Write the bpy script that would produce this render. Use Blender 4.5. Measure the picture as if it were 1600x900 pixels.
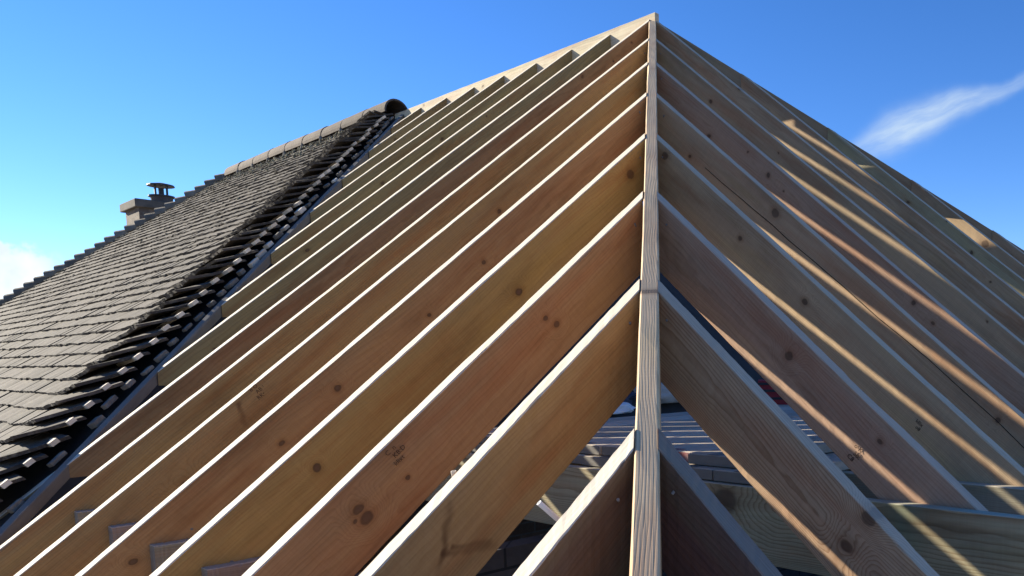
import bpy, bmesh, math, random
from mathutils import Vector, Matrix, noise

for o in list(bpy.data.objects):
    bpy.data.objects.remove(o)
scene = bpy.context.scene
COL = scene.collection
rnd = random.Random(7)

# ------------------------------------------------------------------ camera
S = 0.45                       # rafter spacing
T = 0.8154192784               # tan of the roof pitch
CAM = Vector((4.38181669, -4.31996641, -2.44199139))
YAW, PITCH, ROLL = 0.681364759, -0.100465621, -0.011249301
FPX, CX, CY = 1276.8867, 1176.07325, 690.82896
cy, sy, cp, sp, cr, sr = (math.cos(YAW), math.sin(YAW), math.cos(PITCH), math.sin(PITCH), math.cos(ROLL), math.sin(ROLL))
fw = Vector((-sy*cp, cy*cp, sp)); rt = Vector((cy, sy, 0)); up = rt.cross(fw)
right = cr*rt + sr*up; upv = -sr*rt + cr*up
cd = bpy.data.cameras.new("camera"); cam = bpy.data.objects.new("camera", cd); COL.objects.link(cam)
m = Matrix.Identity(4)
for i, v in enumerate((right, upv, -fw)):
    for k in range(3): m[k][i] = v[k]
m.translation = CAM
cam.matrix_world = m
cd.sensor_fit = 'HORIZONTAL'; cd.sensor_width = 36.0; cd.lens = FPX/1600*36
cd.shift_x = (800-CX)/1600; cd.shift_y = (CY-450)/1600
cd.clip_start = 0.05; cd.clip_end = 2000
scene.camera = cam

# ------------------------------------------------------------------ sky, sun, exposure
SUN = Vector((-1.0, -0.32, 0.667-0.8154*0.32)).normalized()      # towards the sun
SKY_STRENGTH, SUN_STRENGTH, EXPOSURE = 0.088, 5.0, 1.32
SKY_SAT = 1.2
world = bpy.data.worlds.new("World"); scene.world = world; world.use_nodes = True

class NT:
    """small helper for node trees"""
    def __init__(self, tree): self.t = tree; self.n = tree.nodes; self.l = tree.links
    def node(self, kind, **kw):
        n = self.n.new(kind)
        for k, v in kw.items(): setattr(n, k, v)
        return n
    def put(self, sock, v):
        if isinstance(v, bpy.types.NodeSocket): self.l.new(v, sock)
        elif v is not None: sock.default_value = v
    def math(self, op, a, b=None, c=None, clamp=False):
        n = self.node('ShaderNodeMath', operation=op); n.use_clamp = clamp
        for s, v in zip(n.inputs, (a, b, c)): self.put(s, v)
        return n.outputs[0]
    def vmath(self, op, a, b=None, out=0):
        n = self.node('ShaderNodeVectorMath', operation=op)
        self.put(n.inputs[0], a)
        if b is not None: self.put(n.inputs[1], b)
        return n.outputs[out]
    def mix(self, f, a, b, mode='MIX'):
        n = self.node('ShaderNodeMix', data_type='RGBA', blend_type=mode)
        self.put(n.inputs[0], f); self.put(n.inputs[6], a); self.put(n.inputs[7], b)
        return n.outputs[2]
    def noise(self, vec, scale, detail=3.0, rough=0.5, dist=0.0, dim='3D'):
        n = self.node('ShaderNodeTexNoise', noise_dimensions=dim)
        self.put(n.inputs['Vector'], vec); n.inputs['Scale'].default_value = scale
        n.inputs['Detail'].default_value = detail; n.inputs['Roughness'].default_value = rough
        n.inputs['Distortion'].default_value = dist
        return n
    def ramp(self, f, stops, interp='LINEAR'):
        n = self.node('ShaderNodeValToRGB'); r = n.color_ramp; r.interpolation = interp
        while len(r.elements) < len(stops): r.elements.new(0.5)
        for e, (p, c) in zip(r.elements, stops):
            e.position = p; e.color = c if len(c) == 4 else (*c, 1)
        self.put(n.inputs[0], f)
        return n.outputs[0]
    def rng(self, v, a, b, c=0.0, d=1.0, smooth=False):
        n = self.node('ShaderNodeMapRange'); n.clamp = True
        if smooth: n.interpolation_type = 'SMOOTHSTEP'
        self.put(n.inputs[0], v)
        for i, x in enumerate((a, b, c, d)): self.put(n.inputs[1+i], x)
        return n.outputs[0]
def g(v): return (v, v, v, 1)

w = NT(world.node_tree); w.n.clear()
sky = w.node('ShaderNodeTexSky', sky_type='NISHITA'); sky.sun_disc = False
sky.sun_elevation = math.asin(SUN.z); sky.sun_rotation = math.atan2(SUN.x, SUN.y)
sky.air_density = 0.75; sky.dust_density = 0.0; sky.ozone_density = 3.0; sky.altitude = 200
hs = w.node('ShaderNodeHueSaturation'); hs.inputs['Saturation'].default_value = SKY_SAT; hs.inputs['Hue'].default_value = 0.503
w.l.new(w.mix(1.0, sky.outputs[0], (0.98, 0.96, 1.06, 1), 'MULTIPLY'), hs.inputs['Color'])
tc = w.node('ShaderNodeTexCoord'); dirv = tc.outputs['Generated']
# thin wisp to the right of the roof
c1 = Vector((-0.439, 0.859, 0.262)).normalized(); e1 = Vector((-0.344, 0.893, 0.289)).normalized()
ta = (e1 - c1); ta -= c1*ta.dot(c1); ta.normalize(); tb = c1.cross(ta); 
if tb.z < 0: tb = -tb
wn = w.noise(dirv, 9.0, 4, 0.55)
warp = w.math('MULTIPLY', w.math('SUBTRACT', wn.outputs['Fac'], 0.5), 0.03)
u = w.math('ADD', w.vmath('DOT_PRODUCT', dirv, tuple(ta), 1), w.math('MULTIPLY', warp, 0.6))
v = w.math('ADD', w.vmath('DOT_PRODUCT', dirv, tuple(tb), 1), warp)
# the streak bows a little: subtract a gentle curve
un = w.rng(u, -0.105, 0.16)
mid = w.ramp(un, [(0, g(.40)), (.2, g(.52)), (.45, g(.60)), (.7, g(.55)), (1, g(.56))])
v2 = w.math('SUBTRACT', v, w.math('MULTIPLY', w.math('SUBTRACT', mid, 0.5), 0.05))
wid = w.ramp(un, [(0, g(.55)), (.22, g(.9)), (.45, g(.75)), (.7, g(.34)), (1, g(.22))])
q = w.math('DIVIDE', v2, w.math('MULTIPLY', wid, 0.0205))
body = w.math('EXPONENT', w.math('MULTIPLY', w.math('POWER', w.math('ABSOLUTE', q), 2.6), -1.0))
amp = w.ramp(un, [(0, g(0)), (.10, g(.4)), (.3, g(.92)), (.5, g(.78)), (.75, g(.42)), (1, g(.2))])
comb = w.node('ShaderNodeCombineXYZ')
w.put(comb.inputs[0], w.math('MULTIPLY', u, 5.0)); w.put(comb.inputs[1], w.math('MULTIPLY', v, 30.0))
fib = w.noise(comb.outputs[0], 2.2, 4, 0.6)
wisp = w.math('MULTIPLY', w.math('MULTIPLY', body, amp), w.rng(fib.outputs['Fac'], 0.3, 0.62, 0.4, 1.0), clamp=True)
facing = w.math('GREATER_THAN', w.vmath('DOT_PRODUCT', dirv, tuple(c1), 1), 0.5)
wisp = w.math('MULTIPLY', wisp, facing)
# cumulus low on the left
c2 = Vector((-0.988, 0.133, 0.076)).normalized()
dist = w.vmath('DISTANCE', dirv, tuple(c2), 1)
cn = w.noise(dirv, 13.0, 6, 0.55)
cf = w.math('SUBTRACT', w.math('ADD', w.rng(dist, 0.0, 0.065, 1.0, 0.0), w.math('MULTIPLY', w.math('SUBTRACT', cn.outputs['Fac'], 0.5), 1.7)), 0.30)
cum = w.rng(cf, 0.0, 0.10, 0, 1, True)
sep = w.node('ShaderNodeSeparateXYZ'); w.put(sep.inputs[0], dirv)
lowfade = w.rng(sep.outputs[2], 0.03, 0.075, 0.45, 1.0)
cum = w.math('MULTIPLY', w.math('MULTIPLY', cum, w.rng(dist, 0.035, 0.075, 1, 0, True)), lowfade)
cn2 = w.noise(dirv, 22.0, 4, 0.5)
cumcol = w.mix(w.rng(cn2.outputs['Fac'], 0.35, 0.65), (3.9, 4.4, 4.9, 1), (5.6, 5.8, 6.0, 1))
skyc = w.mix(wisp, hs.outputs[0], (3.0, 3.7, 4.4, 1))
skyc = w.mix(cum, skyc, cumcol)
bg = w.node('ShaderNodeBackground'); bg.inputs['Strength'].default_value = SKY_STRENGTH
w.l.new(skyc, bg.inputs['Color'])
wo = w.node('ShaderNodeOutputWorld'); w.l.new(bg.outputs[0], wo.inputs['Surface'])

ld = bpy.data.lights.new("sun", 'SUN'); ld.energy = SUN_STRENGTH; ld.angle = math.radians(0.5); ld.color = (1.0, 0.91, 0.74)
sun = bpy.data.objects.new("sun", ld); COL.objects.link(sun)
sun.rotation_euler = (-SUN).to_track_quat('-Z', 'Y').to_euler(); sun.location = (0, 0, 20)

vs = scene.view_settings
vs.view_transform = 'Standard'; vs.look = 'None'; vs.exposure = EXPOSURE; vs.gamma = 1.0; vs.use_curve_mapping = False

# ------------------------------------------------------------------ helpers
def tag(o, label=None, cat=None, group=None, kind=None):
    if label: o['label'] = label
    if cat: o['category'] = cat
    if group: o['group'] = group
    if kind: o['kind'] = kind
    return o
def link_mesh(name, verts, faces, mat, parent=None, smooth=False, tint=None):
    me = bpy.data.meshes.new(name); me.from_pydata([tuple(p) for p in verts], [], faces); me.validate()
    if tint is not None:
        a = me.attributes.new('tint', 'FLOAT', 'POINT'); a.data.foreach_set('value', tint)
    if mat: me.materials.append(mat)
    o = bpy.data.objects.new(name, me); COL.objects.link(o)
    if parent: o.parent = parent
    if smooth:
        me.polygons.foreach_set('use_smooth', [True]*len(me.polygons))
    return o
def empty(name, loc=(0, 0, 0)):
    o = bpy.data.objects.new(name, None); COL.objects.link(o); o.location = loc; o.empty_display_size = 0.1
    return o
def fixnormals(o):
    bm = bmesh.new(); bm.from_mesh(o.data); bmesh.ops.recalc_face_normals(bm, faces=bm.faces); bm.to_mesh(o.data); bm.free()

class MB:
    """collects boxes and tubes into one mesh"""
    def __init__(self): self.v = []; self.f = []; self.t = []
    def add(self, vs_, fs_, tint=0.5):
        b = len(self.v); self.v += [Vector(p) for p in vs_]; self.f += [tuple(b+i for i in f) for f in fs_]; self.t += [tint]*len(vs_)
    def box(self, c, X, Y, Z, tint=0.5):
        c = Vector(c); X = Vector(X)/2; Y = Vector(Y)/2; Z = Vector(Z)/2
        p = [c + X*a + Y*b + Z*d for a in (-1, 1) for b in (-1, 1) for d in (-1, 1)]
        self.add(p, [(0, 1, 3, 2), (4, 6, 7, 5), (0, 4, 5, 1), (2, 3, 7, 6), (0, 2, 6, 4), (1, 5, 7, 3)], tint)
    def tube(self, a, b, r, r2=None, n=12, tint=0.5):
        a = Vector(a); b = Vector(b); d = (b-a).normalized(); x = d.orthogonal().normalized(); y = d.cross(x)
        r2 = r if r2 is None else r2
        p = [a + (x*math.cos(2*math.pi*k/n)+y*math.sin(2*math.pi*k/n))*r for k in range(n)]
        p += [b + (x*math.cos(2*math.pi*k/n)+y*math.sin(2*math.pi*k/n))*r2 for k in range(n)]
        f = [(k, (k+1) % n, n+(k+1) % n, n+k) for k in range(n)] + [tuple(range(n-1, -1, -1)), tuple(range(n, 2*n))]
        self.add(p, f, tint)
    def build(self, name, mat, parent=None, smooth=False):
        o = link_mesh(name, self.v, self.f, mat, parent, smooth, self.t); fixnormals(o); return o

# ------------------------------------------------------------------ materials
def principled(name):
    mt = bpy.data.materials.new(name); mt.use_nodes = True
    t = NT(mt.node_tree); b = t.n['Principled BSDF']
    return mt, t, b
def bump(t, b, h, strength=0.3, dist=0.003):
    n = t.node('ShaderNodeBump'); n.inputs['Strength'].default_value = strength; n.inputs['Distance'].default_value = dist
    t.put(n.inputs['Height'], h); t.l.new(n.outputs[0], b.inputs['Normal'])

def wood_material(name, knots=1.0, grain=1.0, treated=1.0, spots=(), segs=(), green=None):
    mt, t, b = principled(name)
    tcn = t.node('ShaderNodeTexCoord'); oi = t.node('ShaderNodeObjectInfo')
    sp_ = t.node('ShaderNodeSeparateXYZ'); t.put(sp_.inputs[0], tcn.outputs['Object'])
    x, y, z = sp_.outputs
    rx = t.math('MULTIPLY', oi.outputs['Random'], 57.0)
    r2 = t.math('FRACT', t.math('MULTIPLY', oi.outputs['Random'], 13.37))
    r3 = t.math('FRACT', t.math('MULTIPLY', oi.outputs['Random'], 41.91))
    X = t.math('ADD', x, rx)
    def vec(sx, sy_, sz, add=0.0):
        c = t.node('ShaderNodeCombineXYZ')
        t.put(c.inputs[0], t.math('MULTIPLY', X, sx)); t.put(c.inputs[1], t.math('MULTIPLY', y, sy_)); t.put(c.inputs[2], t.math('MULTIPLY_ADD', z, sz, add))
        return c.outputs[0]
    # knots: sparse round cells on the board plus the ones this board is known for
    vk = t.node('ShaderNodeTexVoronoi', feature='F1', voronoi_dimensions='2D')
    kwarp = t.noise(vec(14, 14, 22), 1.0, 2, 0.5)
    kw = t.math('SUBTRACT', kwarp.outputs['Fac'], 0.5)
    c2d = t.node('ShaderNodeCombineXYZ')
    t.put(c2d.inputs[0], t.math('ADD', t.math('MULTIPLY', X, 3.1), t.math('MULTIPLY', kw, .12)))
    t.put(c2d.inputs[1], t.math('ADD', t.math('MULTIPLY_ADD', z, 4.2, r2), t.math('MULTIPLY', kw, -.1)))
    t.put(vk.inputs['Vector'], c2d.outputs[0]); vk.inputs['Scale'].default_value = 1.0
    sc = t.node('ShaderNodeSeparateColor'); t.put(sc.inputs[0], vk.outputs['Color'])
    gate = t.math('GREATER_THAN', sc.outputs[0], 1.0 - 0.30*knots)
    size = t.rng(sc.outputs[1], 0, 1, 0.018, 0.052)
    dk = t.math('ADD', t.math('DIVIDE', vk.outputs['Distance'], size), t.math('MULTIPLY', t.math('SUBTRACT', 1.0, gate), 100.0))
    for (sx_, sz_, sr_) in spots:
        ex = t.math('ADD', t.math('SUBTRACT', x, sx_), t.math('MULTIPLY', kw, .022)); ez = t.math('SUBTRACT', t.math('SUBTRACT', z, sz_), t.math('MULTIPLY', kw, .018))
        e_ = t.math('SQRT', t.math('ADD', t.math('MULTIPLY', t.math('MULTIPLY', ex, ex), 0.8), t.math('MULTIPLY', t.math('MULTIPLY', ez, ez), 1.2)))
        dk = t.math('MINIMUM', dk, t.math('DIVIDE', e_, sr_))
    core = t.math('MULTIPLY_ADD', kwarp.outputs['Fac'], 0.5, 0.5)
    knot = t.rng(dk, 0.7, 1.05, 1, 0, True)
    heart = t.math('MULTIPLY', t.rng(dk, 0.25, 0.7, 0.85, 0, True), t.rng(sc.outputs[2], 0.3, 0.7, 0.15, 1))
    halo = t.rng(dk, 0.8, 2.3, 1, 0, True)
    swirl = t.rng(dk, 0.0, 4.5, 1, 0, True)
    # growth rings round an off-centre pith
    w1 = t.noise(vec(0.55, 2, 3), 1.0, 2, 0.5)
    w2 = t.noise(vec(2.2, 9, 14), 1.0, 3, 0.55)
    yy = t.math('ADD', y, t.math('MULTIPLY_ADD', r2, 0.09, 0.03))
    zz = t.math('ADD', t.math('ADD', z, t.math('MULTIPLY_ADD', r3, 0.12, 0.04)), t.math('MULTIPLY', t.math('SUBTRACT', w1.outputs['Fac'], .5), 0.16))
    rad = t.math('SQRT', t.math('ADD', t.math('MULTIPLY', yy, yy), t.math('MULTIPLY', zz, zz)))
    ph = t.math('ADD', t.math('MULTIPLY', rad, 165.0), t.math('MULTIPLY', w2.outputs['Fac'], 3.2))
    ph = t.math('ADD', ph, t.math('MULTIPLY', swirl, 8.0))
    fr = t.math('FRACT', ph)
    ring = t.ramp(fr, [(0, g(.95)), (.45, g(.9)), (.78, g(.35)), (.9, g(.15)), (1, g(.95))])
    fib_ = t.noise(vec(5, 260, 260), 1.0, 2, 0.6)
    streak = t.noise(vec(0.9, 30, 42), 1.0, 3, 0.55)
    tintn = t.noise(vec(0.8, 5, 9), 1.0, 3, 0.6)
    base = oi.outputs['Color']
    # treatment tint: olive patches along the edges
    edge = t.math('MULTIPLY', t.rng(z, -0.05, 0.0, 0, 1, True), 0.4)
    ol = t.math('MULTIPLY', t.math('ADD', edge, t.rng(tintn.outputs['Fac'], 0.48, 0.72, 0, 0.7)), 0.75*treated, clamp=True)
    olive = t.mix(0.7, base, (0.19, 0.165, 0.095, 1))
    colr = t.mix(ol, base, olive)
    red = t.mix(0.24, base, (0.38, 0.17, 0.085, 1))
    colr = t.mix(t.rng(streak.outputs['Fac'], 0.5, 0.75, 0, 0.75), colr, red)
    patch = t.noise(vec(1.3, 6, 11), 1.0, 4, 0.62)       # heartwood: broad redder and browner patches
    colr = t.mix(t.rng(patch.outputs['Fac'], 0.50, 0.68, 0, 0.75), colr, t.mix(1.0, colr, (0.86, 0.66, 0.58, 1), 'MULTIPLY'))
    colr = t.mix(t.rng(patch.outputs['Fac'], 0.46, 0.30, 0, 0.5), colr, t.mix(1.0, colr, (1.12, 1.12, 0.92, 1), 'MULTIPLY'))
    colr = t.mix(t.rng(ring, 0, 1, 0.36*grain, 0.0), colr, t.mix(1.0, colr, (0.52, 0.42, 0.34, 1), 'MULTIPLY'))
    colr = t.mix(t.rng(fib_.outputs['Fac'], 0.3, 0.7, 0.35, 0.0), colr, t.mix(1.0, colr, (0.62, 0.58, 0.54, 1), 'MULTIPLY'))
    colr = t.mix(t.rng(streak.outputs['Fac'], 0.25, 0.5, 0.32, 0.0), colr, t.mix(1.0, colr, (0.62, 0.62, 0.62, 1), 'MULTIPLY'))
    stain = t.noise(vec(1.4, 14, 6), 1.0, 4, 0.65)
    saw = t.noise(vec(150, 9, 5), 1.0, 3, 0.6)          # faint cross-wise saw marks
    colr = t.mix(t.rng(saw.outputs['Fac'], 0.35, 0.7, 0.22, 0.0), colr, t.mix(1.0, colr, (0.68, 0.66, 0.63, 1), 'MULTIPLY'))
    colr = t.mix(t.rng(stain.outputs['Fac'], 0.54, 0.72, 0, 0.65), colr, t.mix(1.0, colr, (0.55, 0.5, 0.47, 1), 'MULTIPLY'))
    colr = t.mix(t.math('MULTIPLY', halo, 0.42), colr, t.mix(1.0, colr, (0.55, 0.40, 0.30, 1), 'MULTIPLY'))
    for (xa_, za_, xb_, zb_, wd_) in segs:      # dark resin streaks
        L2 = (xb_-xa_)**2 + (zb_-za_)**2
        px_ = t.math('ADD', t.math('SUBTRACT', x, xa_), t.math('MULTIPLY', kw, .05)); pz_ = t.math('SUBTRACT', z, za_)
        tt_ = t.math('DIVIDE', t.math('ADD', t.math('MULTIPLY', px_, xb_-xa_), t.math('MULTIPLY', pz_, zb_-za_)), L2, clamp=True)
        ux = t.math('SUBTRACT', px_, t.math('MULTIPLY', tt_, xb_-xa_)); uz = t.math('SUBTRACT', pz_, t.math('MULTIPLY', tt_, zb_-za_))
        dd_ = t.math('SQRT', t.math('ADD', t.math('MULTIPLY', ux, ux), t.math('MULTIPLY', uz, uz)))
        k_ = t.math('MULTIPLY', t.rng(dd_, 0, wd_, 1, 0, True), t.rng(w2.outputs['Fac'], .35, .6, .35, 1))
        colr = t.mix(t.math('MULTIPLY', k_, t.math('MULTIPLY_ADD', tt_, -0.5, 0.85)), colr, (0.10, 0.045, 0.016, 1))
    if green:
        gx = t.math('SUBTRACT', x, green[0]); gz = t.math('SUBTRACT', z, green[1])
        gd = t.math('SQRT', t.math('ADD', t.math('MULTIPLY', gx, gx), t.math('MULTIPLY', gz, gz)))
        gd = t.math('ADD', gd, t.math('MULTIPLY', t.math('SUBTRACT', stain.outputs['Fac'], .5), green[2]*1.6))
        colr = t.mix(t.rng(gd, 0, green[2], 0.75, 0, True), colr, (0.075, 0.16, 0.115, 1))
    colr = t.mix(t.math('MULTIPLY', knot, t.math('MULTIPLY', core, 0.9)), colr, (0.050, 0.028, 0.018, 1))
    colr = t.mix(heart, colr, (0.13, 0.075, 0.045, 1))
    # the narrow sawn top edge is mixed paler, by the object's alpha
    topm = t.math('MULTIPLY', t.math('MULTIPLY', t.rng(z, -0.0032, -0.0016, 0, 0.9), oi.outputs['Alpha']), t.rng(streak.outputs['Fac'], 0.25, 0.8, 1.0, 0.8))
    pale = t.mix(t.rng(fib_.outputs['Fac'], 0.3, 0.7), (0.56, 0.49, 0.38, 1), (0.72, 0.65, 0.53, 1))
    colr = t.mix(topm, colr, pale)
    t.put(b.inputs['Base Color'], colr)
    b.inputs['Roughness'].default_value = 0.78
    b.inputs['Specular IOR Level'].default_value = 0.3
    h = t.math('ADD', t.math('MULTIPLY', ring, 0.5), t.math('MULTIPLY', fib_.outputs['Fac'], 0.8))
    bump(t, b, t.math('SUBTRACT', h, t.math('MULTIPLY', knot, 0.6)), 0.35, 0.0015)
    return mt
WOOD = wood_material("sawn_timber")
WOOD_CLEAR = wood_material("clear_timber", knots=0.3, grain=2.3, treated=0.5)
WOOD_HIP = wood_material("planed_hip_timber", knots=0.8, grain=1.7, treated=0.3)
BOARD_WOOD = {      # boards with the knots and stains the eye can find again
 ('L', 6): wood_material("stained_timber", .4, .8, .6, segs=((.897, -.089, .800, -.018, .013), (.897, -.089, .79, -.178, .014), (.870, -.095, .80, -.16, .010), (.897, -.089, .935, -.11, .012))),
 ('L', 5): wood_material("red_timber", .5, .9, .7, spots=((1.419, -.07, .016), (1.421, -.105, .019), (1.446, -.087, .006), (.625, -.061, .010), (.604, -.10, .012))),
 ('L', 4): wood_material("yellow_timber", .4, .7, .6, spots=((.958, -.112, .017), (1.892, -.081, .014), (.198, -.071, .022))),
 ('L', 3): wood_material("pink_timber", .4, .8, .7, spots=((2.381, -.094, .011), (2.115, -.08, .014), (1.659, -.1, .010), (1.322, -.085, .011), (2.93, -.067, .014))),
 ('L', 2): wood_material("tan_timber", .5, .8, .8, spots=((2.541, -.15, .013), (1.402, -.092, .012), (3.19, -.125, .022), (.792, -.16, .014)), segs=((2.86, -.02, 2.90, -.10, .016),)),
 ('R', 6): wood_material("coarse_timber", .2, 2.3, .5, spots=((.897, -.103, .019), (.897, -.010, .020))),
 ('R', 5): wood_material("knotty_red_timber", .4, 1.0, .4, spots=((.81, -.07, .017), (1.22, -.059, .010))),
 ('R', 4): wood_material("grey_timber", .5, 1.0, .4, spots=((.665, -.069, .011), (1.068, -.078, .014), (.114, -.03, .02))),
 ('R', 3): wood_material("split_timber", .4, 1.0, .4, spots=((1.0, -.04, .022), (2.364, -.068, .012))),
 ('R', 2): wood_material("dark_knotty_timber", .9, 1.0, .4, spots=((2.18, -.067, .013), (2.316, -.079, .010), (1.1, -.06, .012))),
 ('R', -3): wood_material("far_timber", .5, 1.0, .8, spots=((.761, -.04, .03),)),
 ('J', 5): wood_material("green_stained_timber", .2, 2.3, .5, spots=((2.52, -.055, .05),), green=(3.17, -.06, .15)),
}

def noisy(name, c1_, c2_, scale=8.0, rough=0.85, detail=5, bumpk=0.3, dist=0.004, coord='Object', spec=0.3, tint=0.0, stretch=None):
    mt, t, b = principled(name)
    tcn = t.node('ShaderNodeTexCoord'); vsrc = tcn.outputs[coord]
    if stretch:
        vsrc = t.vmath('MULTIPLY', vsrc, stretch)
    n1 = t.noise(vsrc, scale, detail, 0.6)
    colr = t.mix(t.rng(n1.outputs['Fac'], 0.3, 0.7), (*c1_, 1), (*c2_, 1))
    if tint:
        at = t.node('ShaderNodeAttribute'); at.attribute_name = 'tint'
        k = t.rng(at.outputs['Fac'], 0, 1, 1-tint, 1+tint)
        cc = t.node('ShaderNodeCombineXYZ')
        for i in range(3): t.put(cc.inputs[i], k)
        colr = t.mix(1.0, colr, cc.outputs[0], 'MULTIPLY')
    t.put(b.inputs['Base Color'], colr); b.inputs['Roughness'].default_value = rough
    b.inputs['Specular IOR Level'].default_value = spec
    n2 = t.noise(vsrc, scale*6, 4, 0.6)
    if bumpk: bump(t, b, n2.outputs['Fac'], bumpk, dist)
    return mt

def tile_material():
    mt, t, b = principled("weathered_concrete_tile")
    tcn = t.node('ShaderNodeTexCoord'); p = tcn.outputs['Object']
    at = t.node('ShaderNodeAttribute'); at.attribute_name = 'tint'
    a = t.noise(p, 3.0, 4, 0.6); bn = t.noise(p, 45.0, 5, 0.65); cn_ = t.noise(p, 160.0, 3, 0.6)
    colr = t.mix(t.rng(a.outputs['Fac'], 0.3, 0.7), (0.056, 0.048, 0.041, 1), (0.092, 0.078, 0.065, 1))
    k = t.math('MULTIPLY', t.rng(at.outputs['Fac'], 0, 1, 0.72, 1.24), t.rng(bn.outputs['Fac'], 0.25, 0.75, 0.68, 1.25))
    cc = t.node('ShaderNodeCombineXYZ')
    for i in range(3): t.put(cc.inputs[i], k)
    colr = t.mix(1.0, colr, cc.outputs[0], 'MULTIPLY')
    lich = t.noise(p, 22.0, 6, 0.7)
    colr = t.mix(t.rng(lich.outputs['Fac'], 0.54, 0.68, 0, 0.6), colr, (0.22, 0.195, 0.145, 1))
    moss = t.noise(p, 9.0, 6, 0.7)
    colr = t.mix(t.rng(moss.outputs['Fac'], 0.60, 0.75, 0, 0.6), colr, (0.075, 0.075, 0.045, 1))
    t.put(b.inputs['Base Color'], colr); b.inputs['Roughness'].default_value = 0.9; b.inputs['Specular IOR Level'].default_value = 0.2
    bump(t, b, t.math('ADD', bn.outputs['Fac'], t.math('MULTIPLY', cn_.outputs['Fac'], 0.5)), 0.6, 0.003)
    return mt
TILE = tile_material()
RIDGE_TILE = noisy("weathered_clay_ridge", (0.062, 0.048, 0.040), (0.125, 0.098, 0.078), 7, 0.9, 6, 0.5, 0.006, tint=0.25)
HIP_TILE = noisy("lichened_hip_tile", (0.10, 0.085, 0.066), (0.19, 0.165, 0.125), 9, 0.92, 6, 0.5, 0.006, tint=0.25)
FELT = noisy("bitumen_felt", (0.02, 0.019, 0.018), (0.036, 0.034, 0.031), 6, 0.85, 4, 0.3)
GREYBOARD = noisy("grey_painted_board", (0.135, 0.125, 0.11), (0.20, 0.185, 0.16), 5, 0.8, 5, 0.2, stretch=(1, 1, 3))
OLDWOOD = noisy("silvered_batten_wood", (0.50, 0.44, 0.35), (0.68, 0.61, 0.50), 10, 0.85, 5, 0.4, tint=0.25)
MORTAR = noisy("lime_mortar", (0.10, 0.092, 0.08), (0.24, 0.22, 0.185), 12, 0.95, 6, 0.7, 0.01)
MOSS = noisy("dry_moss", (0.11, 0.10, 0.06), (0.26, 0.235, 0.16), 30, 1.0, 5, 0.6, 0.01, tint=0.3)
DARKMETAL = noisy("dark_cowl_metal", (0.035, 0.033, 0.033), (0.075, 0.068, 0.064), 8, 0.6, 4, 0.1)
CLAYPOT = noisy("sooty_clay_pot", (0.07, 0.055, 0.048), (0.13, 0.10, 0.085), 8, 0.9, 4, 0.3)
CONCRETE = noisy("old_concrete_cap", (0.06, 0.053, 0.045), (0.115, 0.10, 0.085), 6, 0.92, 5, 0.5)
WHITEPLASTIC = noisy("white_plastic", (0.72, 0.70, 0.66), (0.80, 0.79, 0.76), 6, 0.4, 2, 0.0, spec=0.5)
INK = noisy("brown_stamp_ink", (0.045, 0.025, 0.016), (0.085, 0.05, 0.032), 60, 0.85, 3, 0.0)
STEEL = noisy("zinc_screw", (0.12, 0.12, 0.125), (0.24, 0.24, 0.245), 40, 0.4, 2, 0.0)
BOARD = noisy("weathered_scaffold_board", (0.36, 0.30, 0.235), (0.50, 0.42, 0.33), 5, 0.85, 5, 0.4, stretch=(8, 1, 8), tint=0.2)
REDPAINT = noisy("worn_red_paint", (0.30, 0.055, 0.05), (0.16, 0.145, 0.14), 9, 0.7, 5, 0.2)
REDCLOTH = noisy("red_nylon", (0.30, 0.025, 0.03), (0.20, 0.02, 0.025), 9, 0.7, 4, 0.3)
BLACKCLOTH = noisy("black_nylon", (0.02, 0.02, 0.024), (0.04, 0.04, 0.046), 9, 0.7, 4, 0.3)
PALESHEET = noisy("pale_plastic_sheet", (0.55, 0.58, 0.62), (0.70, 0.72, 0.75), 4, 0.5, 4, 0.2)
BLUECLOTH = noisy("navy_cloth", (0.02, 0.028, 0.05), (0.05, 0.06, 0.095), 7, 0.9, 4, 0.3)
SACK = noisy("grey_paper_sack", (0.30, 0.28, 0.24), (0.44, 0.41, 0.36), 7, 0.9, 4, 0.3)
BOUNCE_GROUND = noisy("pale_bounce_ground", (0.30, 0.255, 0.19), (0.42, 0.36, 0.28), 2.0, 1.0, 6, 0.4, 0.02)  # unseen ground, coloured pale and warm to bounce fill light into the shade
def brick_material(name, c1_, c2_, mort, bw=0.225, bh=0.075):
    mt, t, b = principled(name)
    tcn = t.node('ShaderNodeTexCoord'); s_ = t.node('ShaderNodeSeparateXYZ'); t.put(s_.inputs[0], tcn.outputs['Object'])
    c = t.node('ShaderNodeCombineXYZ'); t.put(c.inputs[0], t.math('ADD', s_.outputs[0], s_.outputs[1])); t.put(c.inputs[1], s_.outputs[2])
    br = t.node('ShaderNodeTexBrick'); t.put(br.inputs['Vector'], c.outputs[0])
    br.inputs['Color1'].default_value = (*c1_, 1); br.inputs['Color2'].default_value = (*c2_, 1); br.inputs['Mortar'].default_value = (*mort, 1)
    br.inputs['Scale'].default_value = 1.0; br.inputs['Mortar Size'].default_value = 0.006
    br.inputs['Brick Width'].default_value = bw; br.inputs['Row Height'].default_value = bh
    nn = t.noise(tcn.outputs['Object'], 30, 5, 0.6)
    colr = t.mix(t.rng(nn.outputs['Fac'], 0.3, 0.7, 0, 0.6), br.outputs['Color'], t.mix(1.0, br.outputs['Color'], (0.6, 0.6, 0.6, 1), 'MULTIPLY'))
    t.put(b.inputs['Base Color'], colr); b.inputs['Roughness'].default_value = 0.92
    bump(t, b, t.math('SUBTRACT', t.math('MULTIPLY', nn.outputs['Fac'], 0.3), br.outputs['Fac']), 0.7, 0.006)
    return mt
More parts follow.
